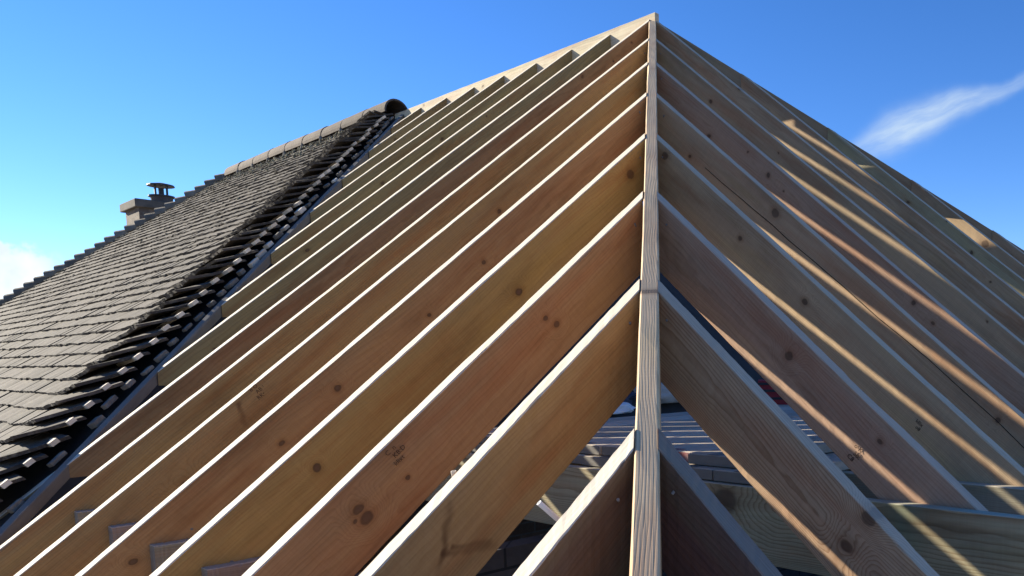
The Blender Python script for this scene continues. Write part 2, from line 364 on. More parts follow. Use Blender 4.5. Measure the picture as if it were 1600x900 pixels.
SHADEBRICK = brick_material("shade_dark_brick", (0.055, 0.048, 0.045), (0.085, 0.072, 0.066), (0.02, 0.019, 0.018), 0.26, 0.095)  # brick colour itself darkened to carry the shade under the rafters
HOUSEBRICK = brick_material("brown_brick", (0.20, 0.13, 0.09), (0.27, 0.19, 0.13), (0.24, 0.22, 0.19))
CHIMNEYBRICK = brick_material("sooty_chimney_brick", (0.10, 0.072, 0.055), (0.16, 0.12, 0.088), (0.15, 0.13, 0.105), 0.215, 0.07)

# ------------------------------------------------------------------ timber beams
nA = Vector((0, -T, 1)).normalized(); nB = Vector((T, 0, 1)).normalized()
dA = Vector((0, -1, -T)).normalized(); dB = Vector((1, 0, -T)).normalized()
UPZ = Vector((0, 0, 1))
def beam(name, p0, d, n, start, end, w_=0.0467, depth=0.2, col=(0.3, 0.2, 0.1), top=0.45, mat=None, bev=0.0025, parent=None, bow=0.004, seg=64, seed=0, rough=0.0006, wane=1.0):
    """timber with its top centre line through p0 along d; start/end are planes (normal, value)"""
    d = Vector(d).normalized(); n = Vector(n).normalized(); s = n.cross(d)
    p0 = Vector(p0)
    def sol(pl, off): N, c = Vector(pl[0]), pl[1]; return (c - N.dot(p0+off))/N.dot(d)
    x0 = sol(start, Vector((0, 0, 0)))
    org = p0 + d*x0
    b_ = bev; hw = w_/2
    prof = [(-hw, -b_), (-hw+b_, 0), (hw-b_, 0), (hw, -b_), (hw, -depth+b_), (hw-b_, -depth), (-hw+b_, -depth), (-hw, -depth+b_)]
    r = random.Random(seed*31+5); ph1, ph2 = r.uniform(0, 6), r.uniform(0, 6); b1 = r.uniform(-bow, bow); b2 = r.uniform(-bow, bow)*0.4
    vs_, fs_ = [], []
    for k in range(seg+1):
        f = k/seg
        wl = max(0, noise.noise(Vector((f*6.5, seed*3.7, 1.0))) - 0.38)*0.022*wane + max(0, noise.noise(Vector((f*31, seed*5.1, 4.0))) - 0.42)*0.012*wane
        wr = max(0, noise.noise(Vector((f*6.5, seed*3.7, 9.0))) - 0.38)*0.022*wane + max(0, noise.noise(Vector((f*31, seed*5.1, 14.0))) - 0.42)*0.012*wane
        prof_k = [(-hw, -b_-wl*1.5), (-hw+b_+wl, 0), (hw-b_-wr, 0), (hw, -b_-wr*1.5)] + prof[4:]
        for (a, c) in prof_k:
            off = s*a + n*c
            xa, xb = sol(start, off), sol(end, off)
            x = xa + (xb-xa)*f
            env = math.sin(math.pi*f)
            ds = b1*env + 0.0012*math.sin(9*f+ph1)*env + r.uniform(-rough, rough)*(1 if 0 < k < seg else 0)
            dn = b2*env + 0.0010*math.sin(13*f+ph2)*env + r.uniform(-rough, rough)*(1 if 0 < k < seg else 0)
            vs_.append((x-x0, a+ds, c+dn))
    m_ = len(prof)
    for k in range(seg):
        for i in range(m_):
            j = (i+1) % m_
            fs_.append((k*m_+i, k*m_+j, (k+1)*m_+j, (k+1)*m_+i))
    fs_.append(tuple(range(m_-1, -1, -1))); fs_.append(tuple(seg*m_+i for i in range(m_)))
    o = link_mesh(name, vs_, fs_, mat or WOOD, parent); fixnormals(o)
    M = Matrix.Identity(4)
    for i, vv in enumerate((d, s, n)):
        for k in range(3): M[k][i] = vv[k]
    M.translation = org
    o.matrix_world = M
    o.color = (*col, top)
    return o

HIPW = 0.05; HH = HIPW/2*math.sqrt(2)
OLDX = -3.52                                  # apex of the old hip
EAVE = 3.92
RD = 0.192                                    # rafter depth
# hip rafter facing the camera
dH = Vector((1, -1, -T)).normalized(); nH = Vector((T/2, -T/2, 1)).normalized()
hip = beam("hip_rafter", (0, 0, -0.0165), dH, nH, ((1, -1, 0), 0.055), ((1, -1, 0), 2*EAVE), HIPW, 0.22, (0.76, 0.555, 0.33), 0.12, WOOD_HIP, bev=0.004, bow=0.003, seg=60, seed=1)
tag(hip, "long pale weathered hip rafter running straight down the middle from the roof peak", "rafter")
dF = Vector((1, 1, -T)).normalized(); nF = Vector((T/2, T/2, 1)).normalized()
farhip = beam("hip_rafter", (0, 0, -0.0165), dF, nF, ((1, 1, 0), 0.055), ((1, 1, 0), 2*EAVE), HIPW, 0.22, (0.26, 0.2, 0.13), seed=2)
tag(farhip, "far hip rafter forming the dark right-hand skyline of the timber frame", "rafter")
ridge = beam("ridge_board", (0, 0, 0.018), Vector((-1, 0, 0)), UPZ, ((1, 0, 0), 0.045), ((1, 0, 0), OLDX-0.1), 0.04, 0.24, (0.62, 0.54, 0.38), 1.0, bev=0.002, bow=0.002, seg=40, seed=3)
tag(ridge, "pale sunlit ridge board along the top of the new roof frame", "board")

# left slope. index i: rafter centre at x = i*S (i>0 jacks on the hip, i<=0 commons on the ridge)
LEFT = {
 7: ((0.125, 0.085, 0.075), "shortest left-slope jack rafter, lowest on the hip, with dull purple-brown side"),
 6: ((0.40, 0.22, 0.11), "orange-brown left jack rafter second up the hip, V-shaped stain near its foot"),
 5: ((0.40, 0.20, 0.115), "reddish left jack rafter third up the hip, with a grading stamp and paired knots"),
 4: ((0.40, 0.25, 0.085), "yellow-brown left jack rafter fourth up the hip, round dark knot at mid length"),
 3: ((0.38, 0.19, 0.11), "pinkish brown left jack rafter fifth up the hip, between a yellow and an orange one"),
 2: ((0.38, 0.235, 0.105), "tan left jack rafter sixth up the hip, faint grading stamp low on its side"),
 1: ((0.37, 0.225, 0.11), "tan brown left jack rafter seventh up the hip, next below the dark red-brown one"),
 0: ((0.225, 0.125, 0.085), "dark red-brown rafter rising to the very peak on the left slope"),
 -1: ((0.25, 0.22, 0.12), "olive common rafter on the ridge, first one left of the peak"),
 -2: ((0.27, 0.20, 0.11), "olive-brown common rafter on the ridge, second left of the peak"),
 -3: ((0.25, 0.215, 0.115), "green-tinged common rafter on the ridge, third left of the peak"),
 -4: ((0.22, 0.185, 0.105), "dull olive common rafter on the ridge, fourth left of the peak"),
 -5: ((0.27, 0.225, 0.125), "olive common rafter on the ridge, third counted from the old tiled roof"),
 -6: ((0.26, 0.205, 0.115), "short olive-brown common rafter, second counted from the old tiled roof"),
 -7: ((0.25, 0.20, 0.12), "shortest common rafter on the ridge, tucked against the old tiled roof"),
}
rafL = {}
for i, (c, lab) in LEFT.items():
    st = ((1, 1, 0), -HH) if i >= 0 else ((0, 1, 0), -0.021)
    en = ((0, 1, 0), -EAVE) if i >= 0 else ((1, 1, 0), OLDX+0.066)
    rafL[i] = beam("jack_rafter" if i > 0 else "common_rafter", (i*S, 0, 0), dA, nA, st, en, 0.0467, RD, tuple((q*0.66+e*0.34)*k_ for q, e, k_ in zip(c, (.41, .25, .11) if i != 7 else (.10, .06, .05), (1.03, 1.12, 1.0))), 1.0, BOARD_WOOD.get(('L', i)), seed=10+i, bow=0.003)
    tag(rafL[i], lab, "rafter", "rafters of the left slope")
RIGHT = {
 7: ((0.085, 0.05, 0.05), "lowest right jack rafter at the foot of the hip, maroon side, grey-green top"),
 6: ((0.27, 0.205, 0.15), "coarse-grained right jack rafter second up the hip, large knot low down"),
 5: ((0.25, 0.175, 0.14), "reddish grey right jack rafter third up the hip, bright blue-grey top edge"),
 4: ((0.27, 0.215, 0.145), "grey-brown right jack rafter fourth up the hip with a small stamp near its foot"),
 3: ((0.27, 0.205, 0.14), "right jack rafter fifth up the hip with a long dark split along its side"),
 2: ((0.22, 0.155, 0.12), "dark knotty right jack rafter sixth up the hip"),
 1: ((0.255, 0.205, 0.14), "plain grey-brown right jack rafter seventh and highest on the hip"),
 0: ((0.25, 0.20, 0.14), "crown rafter running down the right slope from the very peak"),
 -1: ((0.24, 0.19, 0.13), "right slope rafter on the far hip, first beyond the peak"),
 -2: ((0.20, 0.21, 0.14), "greenish right slope rafter on the far hip, second beyond the peak"),
 -3: ((0.24, 0.19, 0.13), "right slope rafter on the far hip with a round dark knot, third beyond the peak"),
 -4: ((0.23, 0.18, 0.125), "right slope rafter nearest the skyline at the right edge of the picture"),
}
rafR = {}
for i, (c, lab) in RIGHT.items():
    if i > 0: st = ((1, 1, 0), HH)
    elif i == 0: st = ((1, 0, 0), 0.05)
    else: st = ((1, -1, 0), HH)
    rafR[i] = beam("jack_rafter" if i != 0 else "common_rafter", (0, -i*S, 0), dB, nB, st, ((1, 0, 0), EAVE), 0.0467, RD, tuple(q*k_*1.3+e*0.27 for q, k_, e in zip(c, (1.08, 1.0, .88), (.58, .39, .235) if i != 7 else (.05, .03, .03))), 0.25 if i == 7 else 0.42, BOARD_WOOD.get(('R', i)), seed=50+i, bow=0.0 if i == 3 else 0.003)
    tag(rafR[i], lab, "rafter", "rafters of the right slope")

# split along the face of the fifth right rafter: a thin dark sliver lying in the face
def face_strip(parent, pts, wid, name, mat, side=1):
    vs_, fs_ = [], []
    for k, (x, z) in enumerate(pts):
        wv = wid*(0.35+0.65*math.sin(math.pi*(k+0.3)/(len(pts)-0.4)))
        for a, yy in ((-wv, .0022), (wv, .0022), (wv, -.003), (-wv, -.003)):
            vs_.append((x, side*(0.0467/2+yy), z+a))
    for k in range(len(pts)-1):
        for a in range(4):
            b = (a+1) % 4
            fs_.append((4*k+a, 4*k+b, 4*k+4+b, 4*k+4+a))
    fs_ += [(3, 2, 1, 0), tuple(4*(len(pts)-1)+a for a in range(4))]
    o = link_mesh(name, vs_, fs_, mat, parent); fixnormals(o); return o

# grading stamps on four rafters
def stamp(parent, lines, x, z, size, side, flip=False):
    me_v, me_f = [], []
    for r_, txt in enumerate(lines):
        cu = bpy.data.curves.new("stamp_text", 'FONT'); cu.body = txt; cu.size = size; cu.extrude = 0.0002; cu.resolution_u = 2
        to = bpy.data.objects.new("stamp_text", cu); COL.objects.link(to)
        dg = bpy.context.evaluated_depsgraph_get(); mm = to.evaluated_get(dg).to_mesh()
        base = len(me_v)
        for v_ in mm.vertices: me_v.append((v_.co.x + 0.012*(r_ % 2), v_.co.y - r_*size*0.95, v_.co.z))
        for p_ in mm.polygons: me_f.append(tuple(base+k for k in p_.vertices))
        to.evaluated_get(dg).to_mesh_clear()
        bpy.data.objects.remove(to); bpy.data.curves.remove(cu)
    out = []
    for (a, b_, c_) in me_v:
        # text runs up the slope (-x) on the left faces, down the slope (+x) on the right ones
        if side > 0: out.append((x - a, 0.0467/2 + 0.0032 + c_, z + b_))
        else: out.append((x + a, -0.0467/2 - 0.0032 - c_, z + b_))
    o = link_mesh("grade_stamp", out, me_f, INK, parent)
    return o
stamp(rafL[5], ["C  n", "KB:D", "klixt"], 1.275, -0.022, 0.019, 1)
stamp(rafL[2], ["n O", "AB |", "RKtR"], 2.80, -0.014, 0.021, 1)
stamp(rafR[5], ["o K", "SB:", "C8"], 1.165, -0.128, 0.021, -1)
stamp(rafR[4], ["kllix", "o8"], 1.69, -0.118, 0.019, -1)
SPLIT = noisy("dark_wood_split", (0.012, 0.009, 0.007), (0.02, 0.015, 0.012), 20, 1.0, 2, 0.0)
pts = [(.52, -.104), (.66, -.103), (.80, -.098), (.88, -.097), (1.02, -.092), (1.14, -.094), (1.3, -.088), (1.52, -.084), (1.72, -.084), (1.85, -.077), (2.0, -.072), (2.18, -.074), (2.36, -.073), (2.5, -.080), (2.66, -.083), (2.8, -.082)]
tag(face_strip(rafR[3], pts, 0.0014, "split", SPLIT, -1))
# skewed nail heads where the jack rafters meet the hip
for i in range(1, 8):
    for tab, sd in ((rafL, 1), (rafR, -1)):
        for zz in (-0.045, -0.125):
            xx = rnd.uniform(.05, .085) + (HIPW if sd else 0); mb = MB()
            mb.tube((xx, sd*(0.0467/2-.001), zz+rnd.uniform(-.012, .012)), (xx+.001, sd*(0.0467/2+0.0025), zz), 0.0034, 0.0034, 8)
            mb.build("nail", STEEL, tab[i])
# screws in the right side of the hip
for kx in (4.28, 4.46):
    mb = MB(); mb.tube((kx, HIPW/2*1, -0.075), (kx+.004, HIPW/2+0.007, -0.072), 0.0032, 0.0026, 8); mb.build("screw", STEEL, hip)
# nails/screws at the feet of the left rafters
for i, xs in ((5, ((2.02, -.125), (2.10, -.11))), (4, ((2.23, -.11), (2.34, -.10))), (3, ((2.76, -.11),)), (2, ((3.32, -.11),))):
    for (xx, zz) in xs:
        mb = MB(); mb.tube((xx, 0.0467/2-.001, zz), (xx, 0.0467/2+0.003, zz), 0.005, 0.004, 8); mb.build("screw", STEEL, rafL[i])

# ------------------------------------------------------------------ ceiling joists and boards
for k, (i, c, lab) in enumerate(((5, (0.27, 0.24, 0.15), "deep pale ceiling joist crossing in front at the lower right, with a green-stained end"),
                  (4, (0.26, 0.23, 0.16), "second ceiling joist at the right edge, just behind the green-stained one"),
                  (3, (0.25, 0.22, 0.15), "third ceiling joist from the right front, mostly hidden behind rafters"))):
    yj = -i*S - 0.0467/2 - 0.002 - 0.0467/2
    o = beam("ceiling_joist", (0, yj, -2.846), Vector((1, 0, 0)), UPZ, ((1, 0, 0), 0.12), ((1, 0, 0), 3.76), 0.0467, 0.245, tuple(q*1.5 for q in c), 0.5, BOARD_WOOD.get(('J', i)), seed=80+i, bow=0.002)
    tag(o, lab, "joist", "ceiling joists across the hip end")
for i in (1, 2, 3, 4, 5):
    xj = i*S + 0.0467/2 + 0.002 + 0.0467/2
    o = beam("ceiling_joist", (xj, 0, -2.978-0.003*i), Vector((0, 1, 0)), UPZ, ((0, 1, 0), -3.57), ((0, 1, 0), -3.22), 0.0467, 0.17, (0.27, 0.265, 0.25), seed=90+i)
    tag(o, {1: "grey joist end beside the tan left rafter, hidden low at the left", 2: "tiny corner of grey joist end low on the tan stamped rafter",
            3: "small grey joist end low on the pinkish brown left rafter", 4: "larger grey joist end low on the yellow-brown left rafter at the bottom edge",
            5: "grey joist end below the frame beside the reddish stamped rafter"}[i], "joist", "joist ends at the foot of the left slope")
# scaffold boards
for layer, z0 in ((0, -2.844), (1, -2.8035)):
    for k in range(9 if layer == 0 else 8):
        x0 = 0.72 + k*0.232 + (0.07 if layer else 0)
        y0 = -2.275 + rnd.uniform(-0.03, 0.03) + (0.03 if layer else 0)
        L = 2.9 + rnd.uniform(-.1, .1)
        if x0 > 2.62 and layer == 1: continue
        e = empty("scaffold_board", (x0+0.112, y0, z0))
        mb = MB(); tt = rnd.random()
        mb.box((0, L/2, 0.019+rnd.uniform(0, .001)), (0.222, 0, 0), (0, L, 0), (0, 0, 0.037), tt)
        o = mb.build("plank", BOARD, e)
        bv = o.modifiers.new("edge", 'BEVEL'); bv.width = 0.003; bv.segments = 1
        o.color = (1, 1, 1, 1)
        mb = MB()
        redend = (layer == 1 and k in (3, 6))
        mb.box((0, -0.0015, 0.019), (0.223, 0, 0), (0, 0.003, 0), (0, 0, 0.033))
        mb.box((0, 0.03, 0.0385+0.0005), (0.05, 0, 0), (0, 0.06, 0), (0, 0, 0.001))
        mb.build("end_band", REDPAINT if redend else GREYBOARD, e)
        side = ["leftmost", "second", "third", "fourth", "fifth", "sixth", "seventh", "eighth", "ninth"][k]
        tag(e, f"{'red-ended' if redend else 'grey'} scaffold board, {side} from the left in the {'upper' if layer else 'lower'} layer under the rafters", "board", "scaffold boards laid on the ceiling joists")

# things lying on the boards
def lump(name, c, size, mat, seed, lab, cat, amp=0.18, sub=4, flat=0.0):
    bm = bmesh.new(); bmesh.ops.create_icosphere(bm, subdivisions=sub, radius=1.0)
    for v_ in bm.verts:
        p = v_.co.copy(); q_ = noise.noise(p*1.6+Vector((seed, 0, 0)))*amp + noise.noise(p*4+Vector((0, seed, 0)))*amp*0.4
        p *= 1+q_
        p.x = math.copysign(abs(p.x)**0.75, p.x); p.y = math.copysign(abs(p.y)**0.75, p.y)
        if p.z < -0.6: p.z = -0.6
        v_.co = Vector((p.x*size[0], p.y*size[1], (p.z+0.6)*size[2]))
    me = bpy.data.meshes.new(name); bm.to_mesh(me); bm.free(); me.materials.append(mat)
    me.polygons.foreach_set('use_smooth', [True]*len(me.polygons))
    o = bpy.data.objects.new(name, me); COL.objects.link(o); o.location = c
    return tag(o, lab, cat)
ZD = -2.766
lump("plastic_sheet", (0.34, -0.90, ZD), (0.24, 0.19, 0.042), PALESHEET, 3, "crumpled pale plastic sheet lying on the boards left of the hip", "sheet", 0.35)
lump("work_jacket", (-0.05, -0.52, ZD), (0.22, 0.22, 0.09), BLUECLOTH, 8, "dark navy jacket heaped on the boards behind the pale sheet", "jacket", 0.4)
lump("cement_sack", (-0.22, 0.20, ZD), (0.20, 0.25, 0.10), SACK, 12, "grey paper sack slumped on the boards just right of the hip", "sack", 0.25)
e = empty("tool_bag", (0.85, 0.52, ZD)); e.rotation_euler = (0, 0, 0.5)
tag(e, "red and black tool bag on the boards behind the lower right rafters", "bag")
bm = bmesh.new(); bmesh.ops.create_cube(bm, size=1.0)
bmesh.ops.subdivide_edges(bm, edges=bm.edges[:], cuts=5, use_grid_fill=True)
for v_ in bm.verts:
    p = v_.co; k = 1 - 0.35*max(0, p.z+.1)
    v_.co = Vector((p.x*0.5*(1+0.05*noise.noise(p*5)), p.y*0.24*k, (p.z+.5)*0.17*(1+0.12*noise.noise(p*4))))
me = bpy.data.meshes.new("bag_body"); bm.to_mesh(me); bm.free(); me.materials.append(REDCLOTH)
o = bpy.data.objects.new("bag_body", me); COL.objects.link(o); o.parent = e
mb = MB()
for zz in (0.045, 0.10, 0.15): mb.box((0, -0.118+0.10*max(0, zz-.085)*2, zz), (0.51, 0, 0), (0, 0.012, 0), (0, 0, 0.018))
mb.build("strap", BLACKCLOTH, e)
mb = MB(); prev = None
for k in range(9):
    a = math.pi*k/8; p = Vector((-0.13*math.cos(a), 0, 0.165+0.08*math.sin(a)))
    if prev: mb.tube(prev, p, 0.010, n=8)
    prev = p
mb.build("handle", BLACKCLOTH, e)

# white pipe stubs
def pipe(name, a, b, r, lab, cat, mat=WHITEPLASTIC):
    a = Vector(a); b = Vector(b); mb = MB(); d = (b-a); n = 14; dn = d.normalized(); x = dn.orthogonal().normalized(); y = dn.cross(x)
    vs_, fs_ = [], []
    for (pp, rr) in ((a, r*0.72), (a, r), (b, r), (b, r*0.72)):
        vs_ += [pp + (x*math.cos(2*math.pi*k/n)+y*math.sin(2*math.pi*k/n))*rr for k in range(n)]
    for q_ in range(3):
        fs_ += [(q_*n+k, q_*n+(k+1) % n, (q_+1)*n+(k+1) % n, (q_+1)*n+k) for k in range(n)]
    fs_ += [(3*n+k, 3*n+(k+1) % n, (k+1) % n, k) for k in range(n)]
    mb.add(vs_, fs_); o = mb.build(name, mat, smooth=False); return tag(o, lab, cat)
pipe("pipe_stub", (3.03, -3.335, -2.722), (3.055, -3.262, -2.80), 0.0058, "short white plastic pipe stub sticking up between the two lowest left rafters", "pipe")
pipe("peg", (2.664, -3.301, -2.690), (2.660, -3.285, -2.77), 0.0062, "tiny pale peg poking up beside the wide orange-brown left rafter", "peg", OLDWOOD)

# ------------------------------------------------------------------ the old house with its tiled hip roof
TH = math.atan(T); CT, ST = math.cos(TH), math.sin(TH)
LX = -7.85                                       # far end of the old ridge
house = empty("house", (-5.7, 0, -5.6)); HINV = Matrix.Translation((5.7, 0, 5.6))
tag(house, "old house with weathered grey hip roof, tiles stripped back beside the new rafters", "house")
def local(o):
    o.parent = house; o.matrix_parent_inverse = HINV; return o
def child(o, p):
    o.parent = p; return o
# underlay on all four slopes
E_ = 3.98
def Aq(x, q, h=0.0): return Vector((x, -q*CT, -q*ST)) + nA*h
dz = -0.014
r0, r1 = Vector((LX, 0, dz)), Vector((OLDX, 0, dz))
c = [Vector((OLDX+E_, -E_, -E_*T+dz)), Vector((OLDX+E_, E_, -E_*T+dz)), Vector((LX-E_, E_, -E_*T+dz)), Vector((LX-E_, -E_, -E_*T+dz))]
roof = link_mesh("roof", [r0, r1]+c, [(0, 1, 2, 5), (1, 3, 2), (1, 0, 4, 3), (0, 5, 4), (2, 3, 4, 5)], FELT)
fixnormals(roof); local(roof)
# plain tiles, course by course
GAUGE = 0.116; TW = 0.166
tv, tf, tt = [], [], []
NC = 43
for cidx in range(NC):
    qb = 0.115 + cidx*GAUGE                      # lower edge of the course
    yb = -qb*CT
    tipn = 0.078 + 0.010*math.sin(cidx*1.7) + rnd.uniform(-.007, .008)
    xl = LX + yb + 0.02; xr = OLDX - yb - 0.235 + rnd.uniform(-0.04, 0.03)
    qtop = max(0.02, qb - (0.24 if cidx > 1 else 0.1))
    near = cidx > 9
    x = xl - (TW/2 if cidx % 2 else 0)
    while x < xr - 0.03:
        xa = max(x+0.0007, xl); xb = min(x + TW - 0.0007, xr)
        x += TW
        if xb - xa < 0.02: continue
        tn = rnd.random(); tilt = rnd.uniform(-.0025, .0025); dq = rnd.uniform(-.005, .005); rot = rnd.uniform(-.010, .010); dh = rnd.uniform(-.0015, .003)
        nu = 4
        base = len(tv)
        for side_ in (0, 1):                     # upper, lower face
            for (q_, hh) in ((qtop, 0.048), ((qtop+qb)/2, 0.062), (qb, 0.077)):
                for k in range(nu+1):
                    f = k/nu; xx = xa + (xb-xa)*f
                    yy = -q_*CT; sm = xx + yy - OLDX + OLDX
                    sm = xx - (OLDX - yy)        # 0 on the old hip line, negative over the roof
                    tl = min(1, max(0, (sm + 1.05)/0.81)); lift = tipn*tl**1.5
                    edge = 1.0 if q_ == qb else 0.0
                    jag = (rnd.uniform(-.003, .003) if edge else 0)
                    h_ = hh + dh + tilt*(f-.5)*2 + lift*(1.0 if q_ == qb else (0.12 if q_ == qtop else 0.5)) + 0.003*math.sin(math.pi*f) - (0.0155 if side_ else 0) + (rnd.uniform(-.001, .001) if edge else 0)
                    wob = 0.011*noise.noise(Vector((xx*1.1, cidx*.35, 2.0))) + 0.006*noise.noise(Vector((xx*3.7, cidx*1.3, 7.0)))
                    tv.append(Aq(xx, q_ + dq + rot*(f-.5) + jag + wob, h_ + 0.4*wob)); tt.append(tn)
        R_ = nu+1
        def ix(s_, r_, k): return base + s_*3*R_ + r_*R_ + k
        for r_ in range(2):
            for k in range(nu):
                tf.append((ix(0, r_, k), ix(0, r_+1, k), ix(0, r_+1, k+1), ix(0, r_, k+1)))
                tf.append((ix(1, r_, k), ix(1, r_, k+1), ix(1, r_+1, k+1), ix(1, r_+1, k)))
        for k in range(nu): tf.append((ix(0, 2, k), ix(1, 2, k), ix(1, 2, k+1), ix(0, 2, k+1)))
        for r_ in range(2):
            tf.append((ix(0, r_, 0), ix(1, r_, 0), ix(1, r_+1, 0), ix(0, r_+1, 0)))
            tf.append((ix(0, r_, nu), ix(0, r_+1, nu), ix(1, r_+1, nu), ix(1, r_, nu)))
tiles = link_mesh("tile_field", tv, tf, TILE, None, False, tt); tiles.parent = roof
# half-round ridge and hip tiles
def half_round(a, b, upn, ra, rb, th=0.014, n=14, span=1.08, lifta=0.0, liftb=0.0, seg=4):
    a = Vector(a); b = Vector(b); d = (b-a).normalized(); u_ = (Vector(upn) - d*d.dot(Vector(upn))).normalized(); s_ = d.cross(u_)
    vs_, fs_ = [], []
    for k in range(seg+1):
        f = k/seg; c_ = a + (b-a)*f + u_*(lifta+(liftb-lifta)*f); R_ = ra+(rb-ra)*f
        for rr in (R_, R_-th):
            for j in range(n+1):
                an = (j/n-.5)*math.pi*span
                jit = 1+0.012*noise.noise(Vector((a.x*9+k, j*.7, a.y*5)))
                vs_.append(c_ + (s_*math.sin(an)+u_*math.cos(an))*rr*jit)
    m_ = n+1
    for k in range(seg):
        for w_ in (0, 1):
            o0 = k*2*m_ + w_*m_; o1 = o0 + 2*m_
            for j in range(n): fs_.append((o0+j, o0+j+1, o1+j+1, o1+j) if w_ == 0 else (o0+j, o1+j, o1+j+1, o0+j+1))
        for j in (0, n): fs_.append((k*2*m_+j, k*2*m_+m_+j, (k+1)*2*m_+m_+j, (k+1)*2*m_+j))
    for k in (0, seg):
        for j in range(n): fs_.append((k*2*m_+j, k*2*m_+j+1, k*2*m_+m_+j+1, k*2*m_+m_+j))
    return vs_, fs_
NR = 9
for k in range(NR):
    xa = OLDX - 0.09 - k*(OLDX-0.09-LX)/NR; xb = OLDX - 0.09 - (k+1)*(OLDX-0.09-LX)/NR
    dzr = rnd.uniform(-.006, .006)
    vs_, fs_ = half_round((xa, 0, 0.035+dzr), (xb+0.004, 0, 0.035+dzr+rnd.uniform(-.004, .004)), (0, 0, 1), 0.128, 0.124, 0.016)
    o = link_mesh("ridge_tile", vs_, fs_, RIDGE_TILE, roof, False, [rnd.random()]*len(vs_)); fixnormals(o)
    mb = MB()
    bmv = bmesh.new(); bmesh.ops.create_icosphere(bmv, subdivisions=3, radius=1.0)
    vv = []
    for v_ in bmv.verts:
        p = v_.co*(1+0.35*noise.noise(v_.co*2.5+Vector((k*3.1, 0, 0)))); vv.append(Vector((xb+p.x*0.022, -0.122+p.y*0.02, -0.02+p.z*0.055)))
    ff = [tuple(v_.index for v_ in f_.verts) for f_ in bmv.faces]; bmv.free()
    link_mesh("mortar_joint", vv, ff, MORTAR, o)
dHL = Vector((-1, -1, -T)).normalized()
for cidx in range(NC):
    q_ = (0.115 + cidx*GAUGE)*CT
    p = Vector((LX - q_, -q_, -q_*T)); pe = p - dHL*0.26
    vs_, fs_ = half_round(pe, p + dHL*0.03, (0, 0, 1), 0.07, 0.115, 0.014, 12, 1.0, -0.01, 0.045 + rnd.uniform(-.006, .006), 3)
    o = link_mesh("hip_tile", vs_, fs_, HIP_TILE, roof, False, [rnd.random()]*len(vs_)); fixnormals(o)
    # rounded filled nose of each bonnet
# battens laid bare beside the old hip, with loose stubs on the hip board
for cidx in range(1, NC):
    q_ = 0.05 + cidx*GAUGE; y_ = -q_*CT
    xe = OLDX - y_ - 0.03 + rnd.uniform(-.035, .02); xs = xe - 0.5
    if cidx > 1:
        mb = MB(); mid_ = Aq((xs+xe)/2, q_, 0.055)
        skew = Vector((0, rnd.uniform(-.012, .012), 0))
        mb.box(mid_, Vector((xe-xs, 0, 0))+skew+nA*rnd.uniform(.045, .07), dA*0.034, nA*0.020, rnd.random())
        o = mb.build("batten", OLDWOOD, roof)
    if rnd.random() < 0.8:
        mb = MB(); c_ = Aq(OLDX - y_ + 0.005 + rnd.uniform(-.012, .010), q_ + 0.045 + rnd.uniform(-.01, .01), 0.022 + rnd.uniform(-.010, .012))
        ang = rnd.uniform(-.15, .25); dd = (dA*math.cos(ang) + Vector((1, 0, 0))*math.sin(ang)*0.6 + Vector((1, 0, 0))*0.55).normalized(); cc_ = nA.cross(dd)
        mb.box(c_, dd*rnd.uniform(.035, .09), cc_*rnd.uniform(.022, .05), nA*rnd.uniform(.014, .03), rnd.random())
        o = mb.build("batten_stub", MORTAR if rnd.random() < .8 else OLDWOOD, roof)
        bv = o.modifiers.new("edge", 'BEVEL'); bv.width = 0.004; bv.segments = 2
# grey board along the old hip
p0 = Vector((OLDX, 0, 0))
o = beam("hip_board", (OLDX+0.034, 0, 0.006), Vector((1, -1, -T)).normalized(), Vector((T/2, -T/2, 1)).normalized(), ((1, -1, 0), OLDX+0.1), ((1, -1, 0), OLDX+2*3.98), 0.03, 0.24, (0.2, 0.2, 0.2), 0.0, GREYBOARD, bow=0.004, seg=40, seed=140)
mw = o.matrix_world.copy(); o.parent = roof; o.matrix_parent_inverse = Matrix.Identity(4); o.matrix_basis = mw
# moss and mortar crumbs near the ridge
mb = MB(); ico = bmesh.new(); bmesh.ops.create_icosphere(ico, subdivisions=1, radius=1.0); iv = [v_.co.copy() for v_ in ico.verts]; iff = [tuple(v_.index for v_ in f_.verts) for f_ in ico.faces]; ico.free()
for k in range(620):
    x_ = rnd.uniform(LX, OLDX-0.3); q_ = abs(rnd.gauss(0.12, 0.22)) + 0.09
    if rnd.random() < 0.12: q_ = rnd.uniform(.1, 2.6); x_ = rnd.uniform(LX-q_*CT, OLDX-1.0)
    if rnd.random() < 0.22: q_ = rnd.uniform(.1, 3.6); x_ = LX - q_*CT + abs(rnd.gauss(0.05, .12)) + .06
    r_ = rnd.uniform(.006, .017); c_ = Aq(x_, q_, 0.072)
    mb.add([c_ + Vector((p.x*rnd.uniform(1, 1.9), p.y*1.2, p.z*rnd.uniform(.6, 1.1)))*r_ for p in iv], iff, rnd.random())
o = link_mesh("moss", mb.v, mb.f, MOSS, roof, True, mb.t); tag(o, kind="stuff")
# walls below the eaves
mb = MB(); mb.box((-5.71, 0, -4.3), (10.9, 0, 0), (0, 6.7, 0), (0, 0, 2.6)); wl = mb.build("wall", HOUSEBRICK); local(wl)

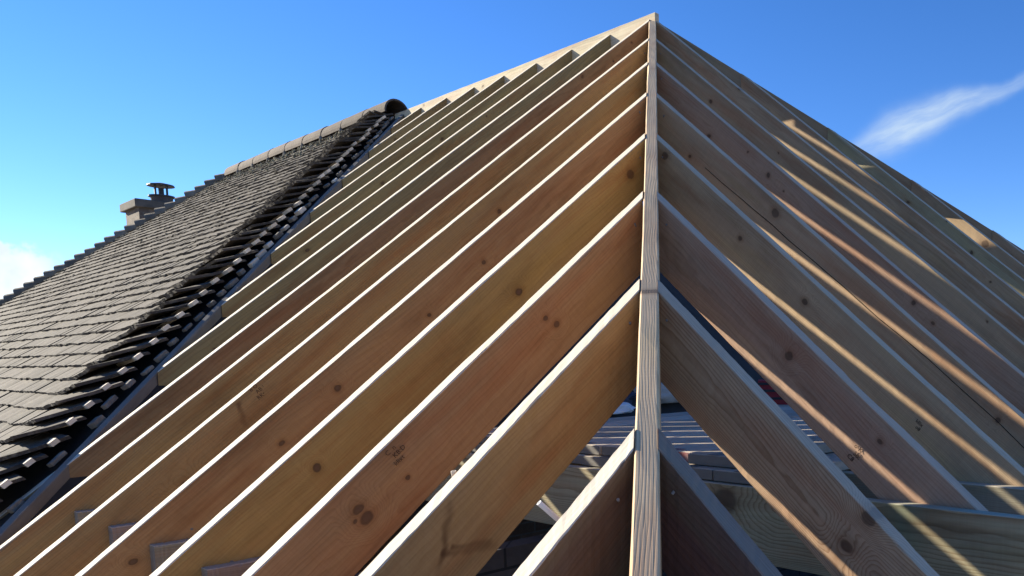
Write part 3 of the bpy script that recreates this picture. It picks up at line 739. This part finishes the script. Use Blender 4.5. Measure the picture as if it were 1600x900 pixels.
# chimney beyond the far end of the roof
ch = empty("chimney", (-14.6, 0.9, -5.6))
tag(ch, "brown chimney stack with a metal cowl, rising behind the far end of the tiled roof", "chimney")
CI = Matrix.Translation((14.6, -0.9, 5.6))
def chp(o): o.parent = ch; o.matrix_parent_inverse = CI; return o
X0, X1, Y0, Y1 = -15.02, -14.21, 0.6, 1.32
zt = 0.50
mb = MB(); mb.box(((X0+X1)/2, (Y0+Y1)/2, (zt-5.6)/2), (X1-X0, 0, 0), (0, Y1-Y0, 0), (0, 0, zt+5.6)); chp(mb.build("stack", CHIMNEYBRICK))
mb = MB(); mb.box(((X0+X1)/2, (Y0+Y1)/2, 0.03), (X1-X0+0.07, 0, 0), (0, Y1-Y0+0.07, 0), (0, 0, 0.06)); chp(mb.build("string_course", CONCRETE))
mb = MB(); mb.box(((X0+X1)/2, (Y0+Y1)/2, zt+0.075), (X1-X0+0.16, 0, 0), (0, Y1-Y0+0.14, 0), (0, 0, 0.15)); o = chp(mb.build("cap", CONCRETE))
bv = o.modifiers.new("edge", 'BEVEL'); bv.width = 0.015; bv.segments = 2
pc = Vector((-14.50, 1.06, zt+0.15))
mb = MB(); mb.tube(pc + Vector((0, 0, -.02)), pc + Vector((0, 0, 0.13)), 0.165, 0.185, 20); pot = chp(mb.build("pot", CLAYPOT))
mb = MB(); mb.tube(pc + Vector((0, 0, 0.13)), pc + Vector((0, 0, 0.155)), 0.215, 0.215, 20); chp(mb.build("collar", DARKMETAL))
cowl = MB()
for k in range(4):
    a = k*math.pi/2+0.5; q_ = pc + Vector((math.cos(a)*0.13, math.sin(a)*0.13, 0.15)); cowl.box(q_+Vector((0, 0, .10)), (0.03, 0, 0), (0, 0.03, 0), (0, 0, 0.20))
cowl.tube(pc+Vector((0, 0, .15)), pc+Vector((0, 0, .30)), 0.045, 0.045, 12)
cowl.tube(pc+Vector((0, 0, 0.335)), pc+Vector((0, 0, 0.36)), 0.225, 0.215, 20); cowl.tube(pc+Vector((0, 0, 0.36)), pc+Vector((0, 0, 0.395)), 0.215, 0.07, 20)
chp(cowl.build("cowl", DARKMETAL))

# ------------------------------------------------------------------ new brickwork under the frame
def wall(name, c_, X, Y, Z, mat, lab):
    mb = MB(); mb.box((0, 0, 0), (X, 0, 0), (0, Y, 0), (0, 0, Z)); o = mb.build(name, mat); o.location = c_; return tag(o, lab, "wall")
wall("brick_wall", (1.62, -1.55, -4.38), 0.10, 3.7, 2.44, SHADEBRICK, "dark brick wall in the shade under the rafters left of the hip")
wall("brick_wall", (1.85, -3.62, -4.43), 3.5, 0.10, 2.34, HOUSEBRICK, "front brick wall under the left eaves of the new frame")
wall("brick_wall", (3.62, 0.0, -4.43), 0.10, 7.34, 2.34, HOUSEBRICK, "end brick wall under the right eaves of the new frame")
wall("brick_wall", (1.85, 3.62, -4.43), 3.5, 0.10, 2.34, HOUSEBRICK, "rear brick wall behind the new frame")

# ------------------------------------------------------------------ ground
gv, gf = [], []
NG = 40
for a in range(NG+1):
    for b_ in range(NG+1):
        fx = (a/NG-.5)*2; fy = (b_/NG-.5)*2
        xx = math.copysign(abs(fx)**2.2, fx)*700; yy = math.copysign(abs(fy)**2.2, fy)*700
        gv.append((xx, yy, -5.6 + 0.05*noise.noise(Vector((xx*.2, yy*.2, 0)))))
for a in range(NG):
    for b_ in range(NG): gf.append((a*(NG+1)+b_, (a+1)*(NG+1)+b_, (a+1)*(NG+1)+b_+1, a*(NG+1)+b_+1))
tag(link_mesh("ground", gv, gf, BOUNCE_GROUND), kind="structure")
